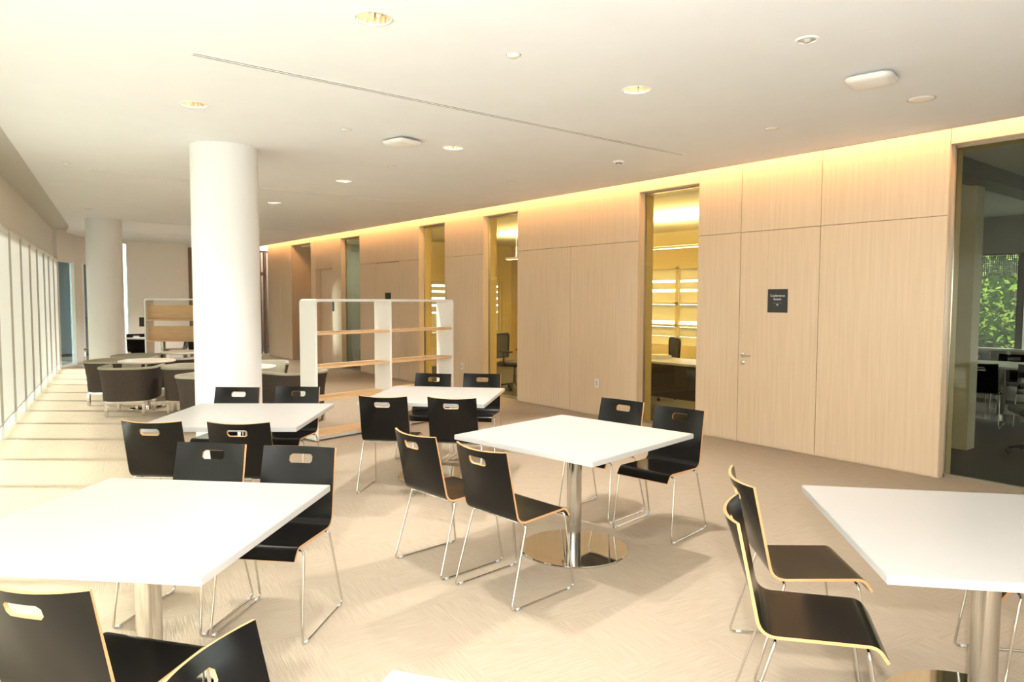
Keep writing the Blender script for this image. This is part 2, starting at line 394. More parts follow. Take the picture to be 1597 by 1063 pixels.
# offices: warm lit
OW = MB()
OW.box(11.2, 11.3, 5.05, 8.20, 0, 3.0); OW.box(11.2, 11.3, 8.2, 9.8, 0, .66); OW.box(11.2, 11.3, 8.2, 9.8, 2.25, 3.0); OW.box(11.2, 11.3, 9.8, 14.2, 0, 3.0)
OW.box(7.145, 8.3, 14.2, 14.3, 0, 3.0); OW.box(10.9, 11.3, 14.2, 14.3, 0, 3.0); OW.box(8.3, 10.9, 14.2, 14.3, 0, .75); OW.box(8.3, 10.9, 14.2, 14.3, 2.06, 3.0)
struct(OW.build('wall_offices', M['yellow_wall']))
def office_window(n, horiz, a0, a1, z0, z1, p, mull, rails, label, strips):
    m = MB()
    def bx(u0, u1, v0, v1, d0=-.02, d1=.05):
        if horiz: m.box(u0, u1, p+d0, p+d1, v0, v1)
        else: m.box(p+d0, p+d1, u0, u1, v0, v1)
    for u in mull: bx(u-.035, u+.035, z0, z1)
    for v in rails: bx(a0, a1, v-.02, v+.02)
    o = struct(m.build('window_%d' % n, M['yellow_wall']))
    for k, (v0, v1) in enumerate(strips):
        s = MB()
        if horiz: s.box(a0, a1, p+.06, p+.068, v0, v1)
        else: s.box(p+.06, p+.068, a0, a1, v0, v1)
        s.build('shade_strip', M['office_shade'], o)
    return o
office_window(7, False, 8.2, 9.8, .66, 2.25, 11.22, (8.2, 8.90, 9.75), (.68, 1.09, 1.527, 2.23), '', [(.70, .86), (.87, 1.05), (1.18, 1.50), (1.53, 1.76), (1.81, 1.95), (1.99, 2.23)])
office_window(8, True, 8.3, 10.9, .75, 2.06, 14.22, (8.35, 9.6, 10.85), (.77, 2.04), '', [(.80, 1.25), (1.30, 1.43), (1.47, 1.60), (1.64, 1.76), (1.80, 1.9), (1.94, 2.03)])
struct(MB().box(8.6, 8.7, 14.3, 16.4, 0, 3.0).box(7.02, 8.7, 16.2, 16.4, 0, 3.0).build('wall_lobby', M['green_grey']))

# ------------------------------------------------------------------ back of the room
bw = MB().box(3.46, 4.93, 20.4, 20.55, 0, 3.42).box(4.93, 8.8, 20.4, 20.55, 2.98, 3.42).box(2.2, 3.30, 20.62, 20.75, 2.46, 3.42).box(2.0, 3.6, 20.42, 20.6, 3.0, 3.42)
struct(bw.build('wall_back', M['backwall']))
d4 = MB()
for (a, b, c, d) in [(4.93, 5.0, 0, 2.98), (5.0, 7.0, 2.26, 2.36), (5.0, 7.0, 2.93, 2.98), (5.0, 5.09, 0, 2.26), (5.95, 6.05, 0, 2.26), (6.82, 6.9, 0, 2.98), (6.98, 7.05, 0, 2.98), (5.09, 5.95, 2.18, 2.26), (6.05, 6.82, 2.18, 2.26)]: d4.box(a, b, 20.42, 20.5, c, d)
d4 = struct(d4.build('door_4', M['bronze']))
for (a, b, c, d) in [(5.09, 5.95, 0.02, 2.18), (6.05, 6.82, .02, 2.18), (5.0, 6.82, 2.36, 2.93)]: MB().box(a, b, 20.455, 20.463, c, d).build('glass_pane', M['glass_grey'], d4)
struct(MB().box(4.0, 9.0, 23.0, 23.1, 0, 3.42).box(8.8, 8.9, 19.75, 23, 0, 3.42).box(4.0, 4.1, 20.55, 23, 0, 3.42).build('wall_passage', M['bronze']))

# ------------------------------------------------------------------ left: window wall with fins and shades
FIN = [8.565]+[9.695, 10.822, 11.947, 13.061, 14.136, 15.354, 16.346, 17.495, 18.6]
FX = lambda y: fac_x(y)
fd = Vector((.1567, .9876)); fn = Vector((.9876, -.1567))        # along / into the room
ZH = 2.42
wl = MB()
def strip(y0, y1, off0, off1, z0, z1, mb):
    a = Vector((FX(y0), y0)); b = Vector((FX(y1), y1))
    q = [a+fn*off0, b+fn*off0, b+fn*off1, a+fn*off1]
    mb.prism([(p.x, p.y) for p in q], z0, z1)
strip(YB, 18.86, -.20, -.06, ZH, 3.42, wl)          # bulkhead over the windows
strip(YB, 18.7, -.215, -.12, 0, .03, wl)            # low kerb
strip(18.60, 18.86, -.06, .0, 0, ZH, wl)       # added solid end piece that blocks sun through the gap
wleft = struct(wl.build('wall_left', M['bulkhead']))
tr = MB(); strip(YB, 18.5, -.06, .34, ZC+.05, ZC+.08, tr); struct(tr.build('trim_ceiling_pocket', M['pocket_paint']))
y = YB
for yy in [FIN[0]-1.13*k for k in range(12, 0, -1)]+FIN:
    m = MB(); a = Vector((FX(yy), yy)); d = Vector((-.26, .965)).normalized(); n2 = Vector((d.y, -d.x))
    q = [a, a+d*.03, a+d*.03-n2*.035, a-n2*.035]
    m.prism([(p.x, p.y) for p in q], 0, ZH+.02); f = m.build('fin', M['paint'], wleft)
    e1 = a+fn*.012-d*.004; q = [a, e1, e1-n2*.035, a-n2*.035]
    MB().prism([(p.x, p.y) for p in q], 0, ZH+.02).build('edge_strip', M['grey_trim'], f)
# glazing behind, one pane per bay
allf = [FIN[0]-1.13*k for k in range(12, 0, -1)]+FIN
gl = MB()
for yy in allf: strip(yy+.17, yy+.20, -.27, -.22, 0, ZH, gl)
strip(YB, 18.7, -.27, -.22, 0, .04, gl); strip(YB, 18.7, -.30, -.22, ZH-.05, ZH, gl)
gw = struct(gl.build('window_9', M['alu']))
for a, b in zip(allf[:-1], allf[1:]):
    m = MB(); strip(a+.20, b+.17, -.25, -.243, .04, ZH-.05, m); m.build('glass_pane', M['glass'], gw)
ORD = ['nearest the camera', 'second from the camera', 'third from the camera', 'fourth from the camera', 'fifth from the camera', 'sixth from the camera', 'seventh from the camera', 'eighth from the camera', 'last one before the curved glass']
for k, (a, b) in enumerate(zip(FIN[:-1], FIN[1:])):
    m = MB(); A = Vector((FX(a+.032), a+.032))-fn*.010; B = Vector((FX(b+.028), b+.028))-fn*.010
    m.add([(A.x, A.y, .17), (B.x, B.y, .17), (B.x, B.y, ZH-.02), (A.x, A.y, ZH-.02)], [[0, 1, 2, 3]])
    t = thing('window_shade', 'tall white fabric window shade between wall fins, '+ORD[k], 'blind', (0, 0, 0), 0, 'white shades along the window wall')
    m.build('fabric', M['shade'], t)
    m = MB(); strip(a+.034, b+.026, -.018, -.002, .155, .175, m); m.build('bottom_rail', M['shelf_white'], t)
    m = MB(); A = Vector((FX(a+.04), a+.04))-fn*.03; B = Vector((FX(b-.02), b-.02))-fn*.03
    m.tube([(A.x, A.y, ZH+.01), (B.x, B.y, ZH+.01)], .045, 10); m.build('roller_tube', M['shelf_white'], t)

m = MB()
for a, b in zip(allf[:12], allf[1:13]):
    A = Vector((FX(a+.03), a+.03))-fn*.05; B = Vector((FX(b+.03), b+.03))-fn*.05
    m.add([(A.x, A.y, .17), (B.x, B.y, .17), (B.x, B.y, ZH-.02), (A.x, A.y, ZH-.02)], [[0, 1, 2, 3]])
m.build('added_diffuser_cloth', M['diffuser_cloth'], wleft)  # out-of-view bays: added cloth that shapes how much daylight enters

# curved end of the window wall
cp = [(1.77, 18.78), (2.15, 19.49), (2.39, 19.87), (2.75, 20.30), (3.36, 20.62)]
e = MB()
for i, p in enumerate(cp): e.box(p[0]-.03, p[0]+.03, p[1]-.03, p[1]+.03, 0, ZH+.03)
e.prism([(2.15, 19.49), (2.39, 19.87), (2.33, 19.93), (2.09, 19.53)], 0, ZH)
for a, b in zip(cp[:-1], cp[1:]):
    d = (Vector(b)-Vector(a)).normalized(); n2 = Vector((-d.y, d.x))
    A, B = Vector(a), Vector(b); q = [A, B, B+n2*.07, A+n2*.07]
    e.prism([(p.x, p.y) for p in q], 0, .05)
ew = struct(e.build('window_10', M['shelf_white']))
for a, b in [(cp[0], cp[1]), (cp[2], cp[3]), (cp[3], cp[4])]:
    d = (Vector(b)-Vector(a)).normalized(); n2 = Vector((-d.y, d.x)); A = Vector(a)+n2*.03; B = Vector(b)+n2*.03
    q = [A, B, B+n2*.008, A+n2*.008]
    MB().prism([(p.x, p.y) for p in q], .05, ZH).build('glass_pane', M['glass_blue'], ew)
eb = MB()
for a, b in zip(cp[:-1], cp[1:]):
    d = (Vector(b)-Vector(a)).normalized(); n2 = Vector((-d.y, d.x)); A = Vector(a)-n2*.02; B = Vector(b)-n2*.02; q = [A, B, B+n2*.12, A+n2*.12]
    eb.prism([(p.x, p.y) for p in q], ZH, 3.42)
struct(eb.build('wall_curved_bulkhead', M['bulkhead']))
# bluish neighbouring wall outside the curved glass, lengthened to block sun; outdoor ground
struct(MB().box(-4.2, 3.2, 23.6, 23.8, -.2, 3.6).box(-4.2, 3.2, 22.4, 23.6, -.2, 0).build('wall_exterior_sun_block', mat('exterior_grey_wall', (.22, .24, .25), .8)))
struct(MB().box(-60, 90, -60, 90, -.3, -.2).build('ground', M['soil']))

# round columns
for (x, y, r) in [(2.10, 7.22, .312), (2.19, 15.12, .305)]:
    m = MB(); m.lathe([(r, 0), (r, ZC+.01)], 64, 0); o = struct(m.build('column', M['paint'])); o.location = (x, y, 0)

# ------------------------------------------------------------------ ceiling fixtures
def downlight_proto():
    t = thing('downlight', '', 'downlight', (0, 0, 0))
    MB().lathe([(LR-.004, .004), (LR-.002, -.003), (LR+.010, -.004), (LR+.012, .0005)], 36).build('trim_ring', M['plastic_white'], t)
    m = MB(); n = 36; prof = [(LR-.003, .003), (LR-.008, .04), (LR-.020, .085), (.045, .115)]
    vs = []; fs = []
    for i, (r, z) in enumerate(prof):
        for j in range(n): rr = r-(.004 if j % 2 else 0); vs.append((rr*math.cos(2*PI*j/n), rr*math.sin(2*PI*j/n), z))
    for i in range(len(prof)-1):
        for j in range(n): fs.append([i*n+j, i*n+(j+1) % n, (i+1)*n+(j+1) % n, (i+1)*n+j])
    m.add(vs, fs, 0, False).build('reflector', M['reflector'], t)
    m = MB().disc(.05, .112, 24); m.build('bulb', M['lamp_glow'], t)
    return t
M['reflector'] = mat('gold_reflector', (.95, .84, .66), .18, 1.0)
DL = ['large recessed downlight near the top edge of the ceiling', 'recessed downlight between the big slot vent and the tall office glass', 'recessed downlight above and left of the front white column',
      'recessed downlight right of the wireless access point by the slot vent', 'recessed downlight beyond the access point, third in the long row', 'recessed downlight right of the front column over the lounge',
      'tiny far downlight just left of the front column', 'farthest recessed downlight near the back wall']
p0 = downlight_proto()
for i, (x, y) in enumerate(LIGHTS):
    if i == 0: o = p0; o.location = (x, y, ZC); o['label'] = DL[0]; o['group'] = 'recessed ceiling downlights'
    else: o = dup(p0, (x, y, ZC), 0, DL[i], 'recessed ceiling downlights')
    lamp('downlight_lamp', 'SPOT', (x, y, ZC+.10), (190, 250, 110, 250, 260, 340, 360, 360)[i], WARM, (0, 0, -1), spot_size=R(105), spot_blend=.6, shadow_soft_size=.085)

def slot_vent(x0, x1, y, label):
    t = thing('slot_vent', label, 'vent', (x0, y, ZC), 0, 'linear slot air vents in the ceiling')
    L = x1-x0
    MB().box(0, L, -.035, -.024, -.005, .0, bev=.001).box(0, L, -.006, .006, -.005, 0).box(0, L, .024, .035, -.005, 0).box(-.008, 0, -.035, .035, -.005, 0).box(L, L+.008, -.035, .035, -.005, 0).build('frame', M['plastic_white'], t)
    MB().box(0, L, -.024, -.006, -.0015, -.0005).build('slot', M['slot_dark'], t)
    MB().box(0, L, .006, .024, -.0015, -.0005).build('slot', M['slot_dark'], t)
slot_vent(1.164, 5.82, 4.58, 'long white linear slot vent crossing the ceiling nearest the camera')
slot_vent(1.26, 5.82, 9.45, 'linear slot vent in the ceiling behind the front column')
slot_vent(2.6, 5.6, 15.1, 'linear slot vent in the ceiling beside the rear column')
slot_vent(2.9, 5.4, 17.65, 'farthest linear slot vent near the back wall')

def access_point(x, y, rz, label):
    t = thing('access_point', label, 'access point', (x, y, ZC), rz, 'white ceiling access points')
    def rsq(h, r, z, n=6): return [(sx*(h-r)+r*math.cos(a0+PI/2*k/n), sy*(h-r)+r*math.sin(a0+PI/2*k/n), z) for (sx, sy, a0) in ((1, 1, 0), (-1, 1, PI/2), (-1, -1, PI), (1, -1, 1.5*PI)) for k in range(n+1)]
    rg = [rsq(.118, .05, -.018), rsq(.140, .055, -.022), rsq(.142, .055, -.030), rsq(.132, .055, -.045), rsq(.105, .05, -.054)]; n = len(rg[0])
    mm = MB().add([p for r_ in rg for p in r_], [[i*n+j, i*n+(j+1) % n, (i+1)*n+(j+1) % n, (i+1)*n+j] for i in range(4) for j in range(n)]+[[j for j in range(n)][::-1], [4*n+j for j in range(n)]], 0, True)
    mm.build('cover', M['plastic_white'], t, auto=40)
    MB().box(-.08, .08, -.08, .08, -.018, 0).build('mounting_plate', M['grey_trim'], t)
    MB().box(-.02, .02, .098, .108, -.017, -.004).build('painted_light_spot', M['orange_spot'], t)  # painted orange block standing in for a small light spot
access_point(3.271, 5.786, R(12), 'white rounded access point on ceiling beyond the long slot vent')
access_point(4.756, 2.216, R(12), 'white rounded access point at upper right, nearest the camera')

def disc_fix(name, x, y, r, h, label, cat, dome=False):
    t = thing(name, label, cat, (x, y, ZC))
    MB().lathe([(0, -h), (r*.75, -h), (r*.95, -h*.6), (r, 0)], 28).build('cover', M['plastic_white'], t, auto=50)
    MB().lathe([(r*1.02, -.001), (r*1.12, -.004), (r*1.15, 0)], 28).build('ring', M['grey_trim'], t)
disc_fix('sprinkler_cover', 2.679, 3.381, .040, .016, 'small round sprinkler cover just beyond the large top downlight', 'sprinkler')
disc_fix('ceiling_speaker', 5.57, 2.234, .085, .008, 'flat round white speaker cover below the right access point', 'speaker')
disc_fix('sprinkler_cover', 2.701, 5.749, .042, .012, 'small round sprinkler cover left of the far access point', 'sprinkler')
disc_fix('sprinkler_cover', 3.832, 7.009, .045, .010, 'small round sprinkler cover between two downlights of the long row', 'sprinkler')
disc_fix('sprinkler_cover', 5.51, 6.998, .050, .008, 'flat round cover on ceiling near the wood wall, above the plain panels', 'sprinkler')
disc_fix('sprinkler_cover', 5.537, 3.417, .050, .008, 'faint flat round cover on ceiling above the conference room door', 'sprinkler')
disc_fix('sprinkler_cover', 1.747, 13.516, .05, .012, 'small round cover on ceiling in front of the rear column', 'sprinkler')
disc_fix('sprinkler_cover', .98, 9.1, .035, .015, 'small sprinkler cover on ceiling beside the window wall', 'sprinkler')
t = thing('open_sprinkler', 'recessed white ring sprinkler above the right access point', 'sprinkler', (3.818, 2.146, ZC))
MB().lathe([(.048, .0), (.050, -.008), (.060, -.009), (.066, 0)], 28).build('ring', M['plastic_white'], t)
MB().lathe([(.048, -.001), (.02, -.006), (.018, -.016), (0, -.017)], 24).build('head', M['grey_trim'], t)
t = thing('smoke_detector', 'small smoke detector at the far end of the slot vent by the wood wall', 'detector', (5.568, 5.22, ZC))
MB().lathe([(0, -.035), (.02, -.034), (.028, -.02), (.055, -.016), (.06, 0)], 28).build('cover', M['plastic_white'], t, auto=50)
MB().lathe([(.0281, -.03), (.032, -.022), (.0281, -.018)], 24).build('vent_ring', M['slot_dark'], t)

# ------------------------------------------------------------------ signs and switches on the wood wall
def text_mesh(body, size, parent, at, name='lettering'):
    cu = bpy.data.curves.new(name, 'FONT'); cu.body = body; cu.size = size; cu.align_x = 'CENTER'; cu.align_y = 'CENTER'; cu.extrude = .0006
    tmp = bpy.data.objects.new(name, cu); C.objects.link(tmp)
    dg = bpy.context.evaluated_depsgraph_get(); me = bpy.data.meshes.new_from_object(tmp.evaluated_get(dg)); bpy.data.objects.remove(tmp)
    me.materials.clear(); me.materials.append(M['text_white'])
    o = bpy.data.objects.new(name, me); C.objects.link(o); o.parent = parent
    o.matrix_local = Matrix.Translation(at) @ Matrix(((0, 0, -1, 0), (-1, 0, 0, 0), (0, 1, 0, 0), (0, 0, 0, 1)))
    return o
t = thing('door_sign', 'square black conference room sign with white lettering on wood door', 'sign', (XW-.001, 4.109, 1.588))
MB().box(-.006, 0, -.115, .115, -.125, .125, bev=.001).build('plate', M['sign_black'], t)
text_mesh('Conference\nRoom', .036, t, (-.0068, 0, .036)); text_mesh('101', .024, t, (-.0068, 0, -.042))
MB().box(-.0066, -.006, -.055, .055, -.0245, -.0235).build('rule_line', M['grey_trim'], t)
t = thing('door_sign', 'small far black sign on wood door above the white bookcase', 'sign', (XW-.001, 12.74, 1.60))
MB().box(-.006, 0, -.12, .12, -.125, .125, bev=.001).build('plate', M['sign_black'], t)
text_mesh('Conference\nRoom', .036, t, (-.0068, 0, -.04))
t = thing('card_reader', 'black card reader beside the door niche at the far end of wood wall', 'reader', (XW-.001, 15.39, 1.42))
MB().box(-.02, 0, -.04, .04, -.11, .11, bev=.004).build('housing', M['black_plastic'], t); MB().box(-.021, -.02, -.02, .02, .03, .07).build('reader_face', M['slot_dark'], t)
def outlet(y, z, label):
    t = thing('wall_outlet', label, 'outlet', (XW-.001, y, z))
    MB().box(-.007, 0, -.036, .036, -.058, .058, bev=.002).build('cover_plate', M['plastic_white'], t)
    MB().box(-.009, -.007, -.017, .017, -.036, .036, bev=.001).build('socket', M['grey_trim'], t)
outlet(10.07, .43, 'white wall outlet on wood panel behind the bookcase end')
outlet(6.79, .45, 'white wall outlet low on the wide plain wood panels')
t = thing('wall_sign', 'small dark square sign on the beige back wall', 'sign', (3.82, 20.40, .98))
MB().box(-.12, .12, -.008, -.001, -.12, .12, bev=.001).build('plate', M['sign_black'], t)

# ------------------------------------------------------------------ the black plywood chair on chrome sled legs
def catmull_profile():
    return fillet([(0, -.262, .819), (0, -.180, .428), (0, .190, .440), (0, .222, .392)], [.075, .045], 8)
def chair_proto():
    prof = catmull_profile()
    # resample: s -> (y, z), straight back densified
    P = [prof[0]]+[prof[0].lerp(prof[1], k/10) for k in range(1, 10)]+prof[1:]
    arc = [0]
    for a, b in zip(P[:-1], P[1:]): arc.append(arc[-1]+(b-a).length)
    Ltot = arc[-1]
    def at(s):
        for i in range(len(P)-1):
            if s <= arc[i+1] or i == len(P)-2:
                return P[i].lerp(P[i+1], (s-arc[i])/(arc[i+1]-arc[i]))
    TH = .0115
    sb = (P[10]-P[0]).length     # s where the bend starts
    def width(s):
        if s < sb: return .402+.007*s/sb
        return .409-.018*(s-sb)/(Ltot-sb)
    def point(s, t):             # t in -1..1
        p = at(max(0, min(Ltot, s))).copy(); x = t*width(s)/2; k = 1-t*t
        f = max(0, 1-s/(sb*1.02)); f = f*f*(3-2*f)*.25+f*.75
        p.y -= .046*k*f; p.z -= .008*k*max(0, 1-s/.06)
        if s > sb+.10: p.z -= .006*k*math.sin(PI*min(1, (s-sb-.10)/(Ltot-sb-.14)))
        p.x = x; return p
    def normal(s, t):
        e = .004; a = point(max(0, s-e), t); b = point(min(Ltot, s+e), t); c = point(s, max(-1, t-.02)); d = point(s, min(1, t+.02))
        n = (b-a).cross(d-c); n.normalize()
        return n if n.dot(Vector((0, 1, 1))) > 0 else -n       # towards the sitter
    def shell(name, S, T, holes, parent, open_first=False, open_last=False):
        m = MB(); ns, nt_ = len(S), len(T)
        front = [[point(s, t)+normal(s, t)*TH for t in T] for s in S]
        back = [[point(s, t) for t in T] for s in S]
        vid = lambda i, j: i*nt_+j
        cells = []
        for i in range(ns-1):
            for j in range(nt_-1):
                h = holes.get((i, j), None)
                q = [(i, j), (i, j+1), (i+1, j+1), (i+1, j)]
                if h == 'skip': continue
                if h is not None: q = [p for k, p in enumerate(q) if k != h]
                cells.append(q)
        fv = [p for r in front for p in r]; bv = [p for r in back for p in r]
        m.add(fv, [[vid(*p) for p in q] for q in cells], 0, True)
        m.add(bv, [[vid(*p) for p in q][::-1] for q in cells], 0, True)
        cnt = {}
        for q in cells:
            for k in range(len(q)):
                a, b = q[k], q[(k+1) % len(q)]; cnt.setdefault(frozenset((a, b)), []).append((a, b))
        for e in cnt.values():
            if len(e) != 1: continue
            a, b = e[0]
            if open_first and a[0] == 0 and b[0] == 0: continue
            if open_last and a[0] == ns-1 and b[0] == ns-1: continue
            m.add([front[a[0]][a[1]], front[b[0]][b[1]], back[b[0]][b[1]], back[a[0]][a[1]]], [[0, 1, 2, 3]], 1, False)
        o = m.build(name, [M['black'], M['ply']], parent)
        return o
    t = thing('stacking_chair', '', 'chair')
    # backrest with the hand slot
    hx = .064/.2015; cx = .052/.2015
    T = sorted(set([-1, -.83, -.66, -.5, -hx, -cx, -.13, 0, .13, cx, hx, .5, .66, .83, 1]))
    S = [0, .022, .045, .057, .081, .093, .13, .18, .23, .28, .33, sb]
    holes = {}
    j0, j1 = T.index(-hx), T.index(hx)
    for i in (2, 3, 4):
        for j in range(j0, j1): holes[(i, j)] = 'skip'
    holes[(2, j0)] = 2; holes[(2, j1-1)] = 3; holes[(4, j0)] = 1; holes[(4, j1-1)] = 0
    shell('backrest', S, T, holes, t, open_last=True)
    T2 = [-1+2*k/10 for k in range(11)]
    S2 = [sb+(Ltot-sb)*k/26 for k in range(27)]
    S2 = sorted(set([sb]+[a for a in arc if a > sb+1e-4]+[sb+.17, sb+.22, sb+.27, sb+.32]))
    S2 = [s for i, s in enumerate(S2) if i == 0 or s-S2[i-1] > .003]
    shell('seat', S2, T2, {}, t, open_first=True)
    rr = .0056
    for s in (-1, 1):
        pts = fillet([(s*.150, -.125, .422), (s*.212, -.128, .420), (s*.229, -.250, rr), (s*.229, .226, rr), (s*.212, .165, .427), (s*.150, .163, .428)], [.022, .022, .022, .022], 5)
        leg = MB().tube(pts, rr, 8).build('sled_leg', M['chrome'], t)
        for yy in (-.205, .185):
            g = MB().tube([(s*.229, yy-.013, .0062), (s*.229, yy+.013, .0062)], .0066, 8).build('glide', M['glide'], leg)
    MB().tube([(-.150, -.125, .422), (.150, -.125, .422)], rr, 8).build('crossbar', M['chrome'], t)
    MB().tube([(-.150, .163, .428), (.150, .163, .428)], rr, 8).build('crossbar', M['chrome'], t)
    return t
CH0 = chair_proto(); used = [False]
def chair(x, y, deg, label, group):
    if not used[0]:
        used[0] = True; CH0.location = (x, y, 0); CH0.rotation_euler = (0, 0, R(deg)); tag(CH0, label, 'chair', group); return CH0
    return dup(CH0, (x, y, 0), R(deg), label, group)
GRP = 'black plywood chairs at the white tables'
for a in [
    (2.315, 3.533, 274.9, 'black plywood chair at centre table, left of the near pair, back to camera'),
    (2.384, 2.975, 275.1, 'black plywood chair at centre table whose seat and steel legs show fully, back to camera'),
    (3.781, 3.125, 98.7, 'black plywood chair on wall side of centre table, right one, seat visible'),
    (3.759, 3.662, 97.5, 'black plywood chair on wall side of centre table, half hidden behind the tabletop'),
    (1.192, 3.359, 133.5, 'black plywood chair at right corner of front left table, facing it'),
    (0.850, 3.731, 132.6, 'black plywood chair behind front left table, reflecting window light'),
    (0.334, 2.431, 307.3, 'black plywood chair in bottom left corner, back to camera'),
    (0.559, 1.353, 222.0, 'black plywood chair cut off by bottom edge, turned away from the front left table'),
    (1.728, 6.080, 138.7, 'black plywood chair in front of the white column, across second left table'),
    (2.155, 5.812, 136.8, 'black plywood chair across second left table, nearest the bookcase post'),
    (1.112, 5.055, 317.1, 'black plywood chair at second left table, leftmost, back to camera'),
    (1.526, 4.690, 319.9, 'black plywood chair at second left table, right of pair, back to camera'),
    (3.676, 6.068, 128.2, 'black plywood chair across far table, in front of bookcase end panel'),
    (4.081, 5.731, 132.2, 'black plywood chair across far table, beside the tall office glass'),
    (2.832, 5.192, 313.9, 'black plywood chair at far table, left, sled legs clear on carpet'),
    (3.236, 4.781, 310.8, 'black plywood chair at far table, behind centre table corner'),
    (2.880, 1.584, 226.7, 'black plywood chair at right front table, farther of the pair seen sideways'),
    (2.403, 1.282, 214.2, 'black plywood chair at right front table, nearer of the pair seen sideways'),
    (3.53, 0.88, 40.0, 'black plywood chair at right edge behind steel pole, only a leg in view'),
]: chair(*a, GRP)
chair(2.52, 18.75, 60, 'far black chair by the curved glass, partly behind rear column', 'black chairs far at the back')
chair(3.05, 16.9, 180, 'far black chair behind the wood shelving, left of small table', 'black chairs far at the back')
chair(3.90, 17.3, 90, 'far black chair seen beside the left edge of wood shelving', 'black chairs far at the back')
chair(4.0, 15.6, 330, 'far black chair seen under the wood shelving, left of two', 'black chairs far at the back')
chair(4.55, 15.9, 330, 'far black chair seen under the wood shelving, right of two', 'black chairs far at the back')
# chairs in the dark conference room behind the right glass
GC = 'black chairs in the conference room'
chair(10.30, 3.28, 280, 'black chair behind right glass, back towards us, in front of the table', GC)
chair(10.55, 2.75, 285, 'black chair behind right glass, second one at the near table side', GC)
chair(11.85, 3.92, 100, 'black chair behind right glass, far side of table, left', GC)
chair(11.80, 3.38, 100, 'black chair behind right glass, far side of table, right', GC)
chair(11.70, 2.80, 100, 'black chair behind right glass, far side of table, at picture edge', GC)

# ------------------------------------------------------------------ square tables on steel disc bases
def table_proto(top, edge):
    t = thing('square_table', '', 'table'); h = 1.081/2
    bm = bmesh.new(); bmesh.ops.create_cube(bm, size=1); bmesh.ops.scale(bm, vec=(2*h, 2*h, .030), verts=bm.verts); bmesh.ops.translate(bm, vec=(0, 0, .725), verts=bm.verts)
    bmesh.ops.bevel(bm, geom=bm.edges[:], offset=.0025, segments=2, affect='EDGES')
    MB().bm(bm).build('tabletop', M[top], t)
    MB().lathe([(.0475, .012), (.0475, .700)], 40).build('pole', M['steel'], t)
    MB().box(-.20, .20, -.20, .20, .700, .709, bev=.002).build('mounting_plate', M['black_plastic'], t)
    MB().lathe([(0, 0), (.345, 0), (.345, .008), (.341, .012), (.0475, .0125)], 72).build('base', M['mirror_steel'], t, auto=30)
    return t
TB = table_proto('laminate', 'edge_white'); TB.location = (3.047, 3.208, 0); TB.rotation_euler = (0, 0, 2.508+PI/4)
tag(TB, 'square white table in the centre on steel pole and mirror disc base', 'table', 'square white tables')
dup(TB, (.550, 3.0, 0), 1.578+PI/4, 'large square white table at front left on steel pole', 'square white tables')
dup(TB, (1.633, 5.264, 0), 1.708+PI/4, 'square white table second on the left, before the front column', 'square white tables')
dup(TB, (3.349, 5.333, 0), 1.541+PI/4, 'square white table farthest back, before the white bookcase', 'square white tables')
dup(TB, (3.003, .911, 0), 1.525+PI/4, 'square white table at front right, cut by the right edge', 'square white tables')
dup(TB, (.612, .649, 0), R(34), 'white table of which only one corner shows at bottom centre', 'square white tables')
dup(TB, (3.55, 17.0, 0), R(40), 'small far table beside the dark sign and wood shelving', 'square white tables')
dup(TB, (11.12, 3.30, 0), R(10), 'table behind right glass in the dark conference room, left', 'conference room tables')
dup(TB, (11.0, 2.15, 0), R(10), 'table behind right glass in the dark conference room, right', 'conference room tables')

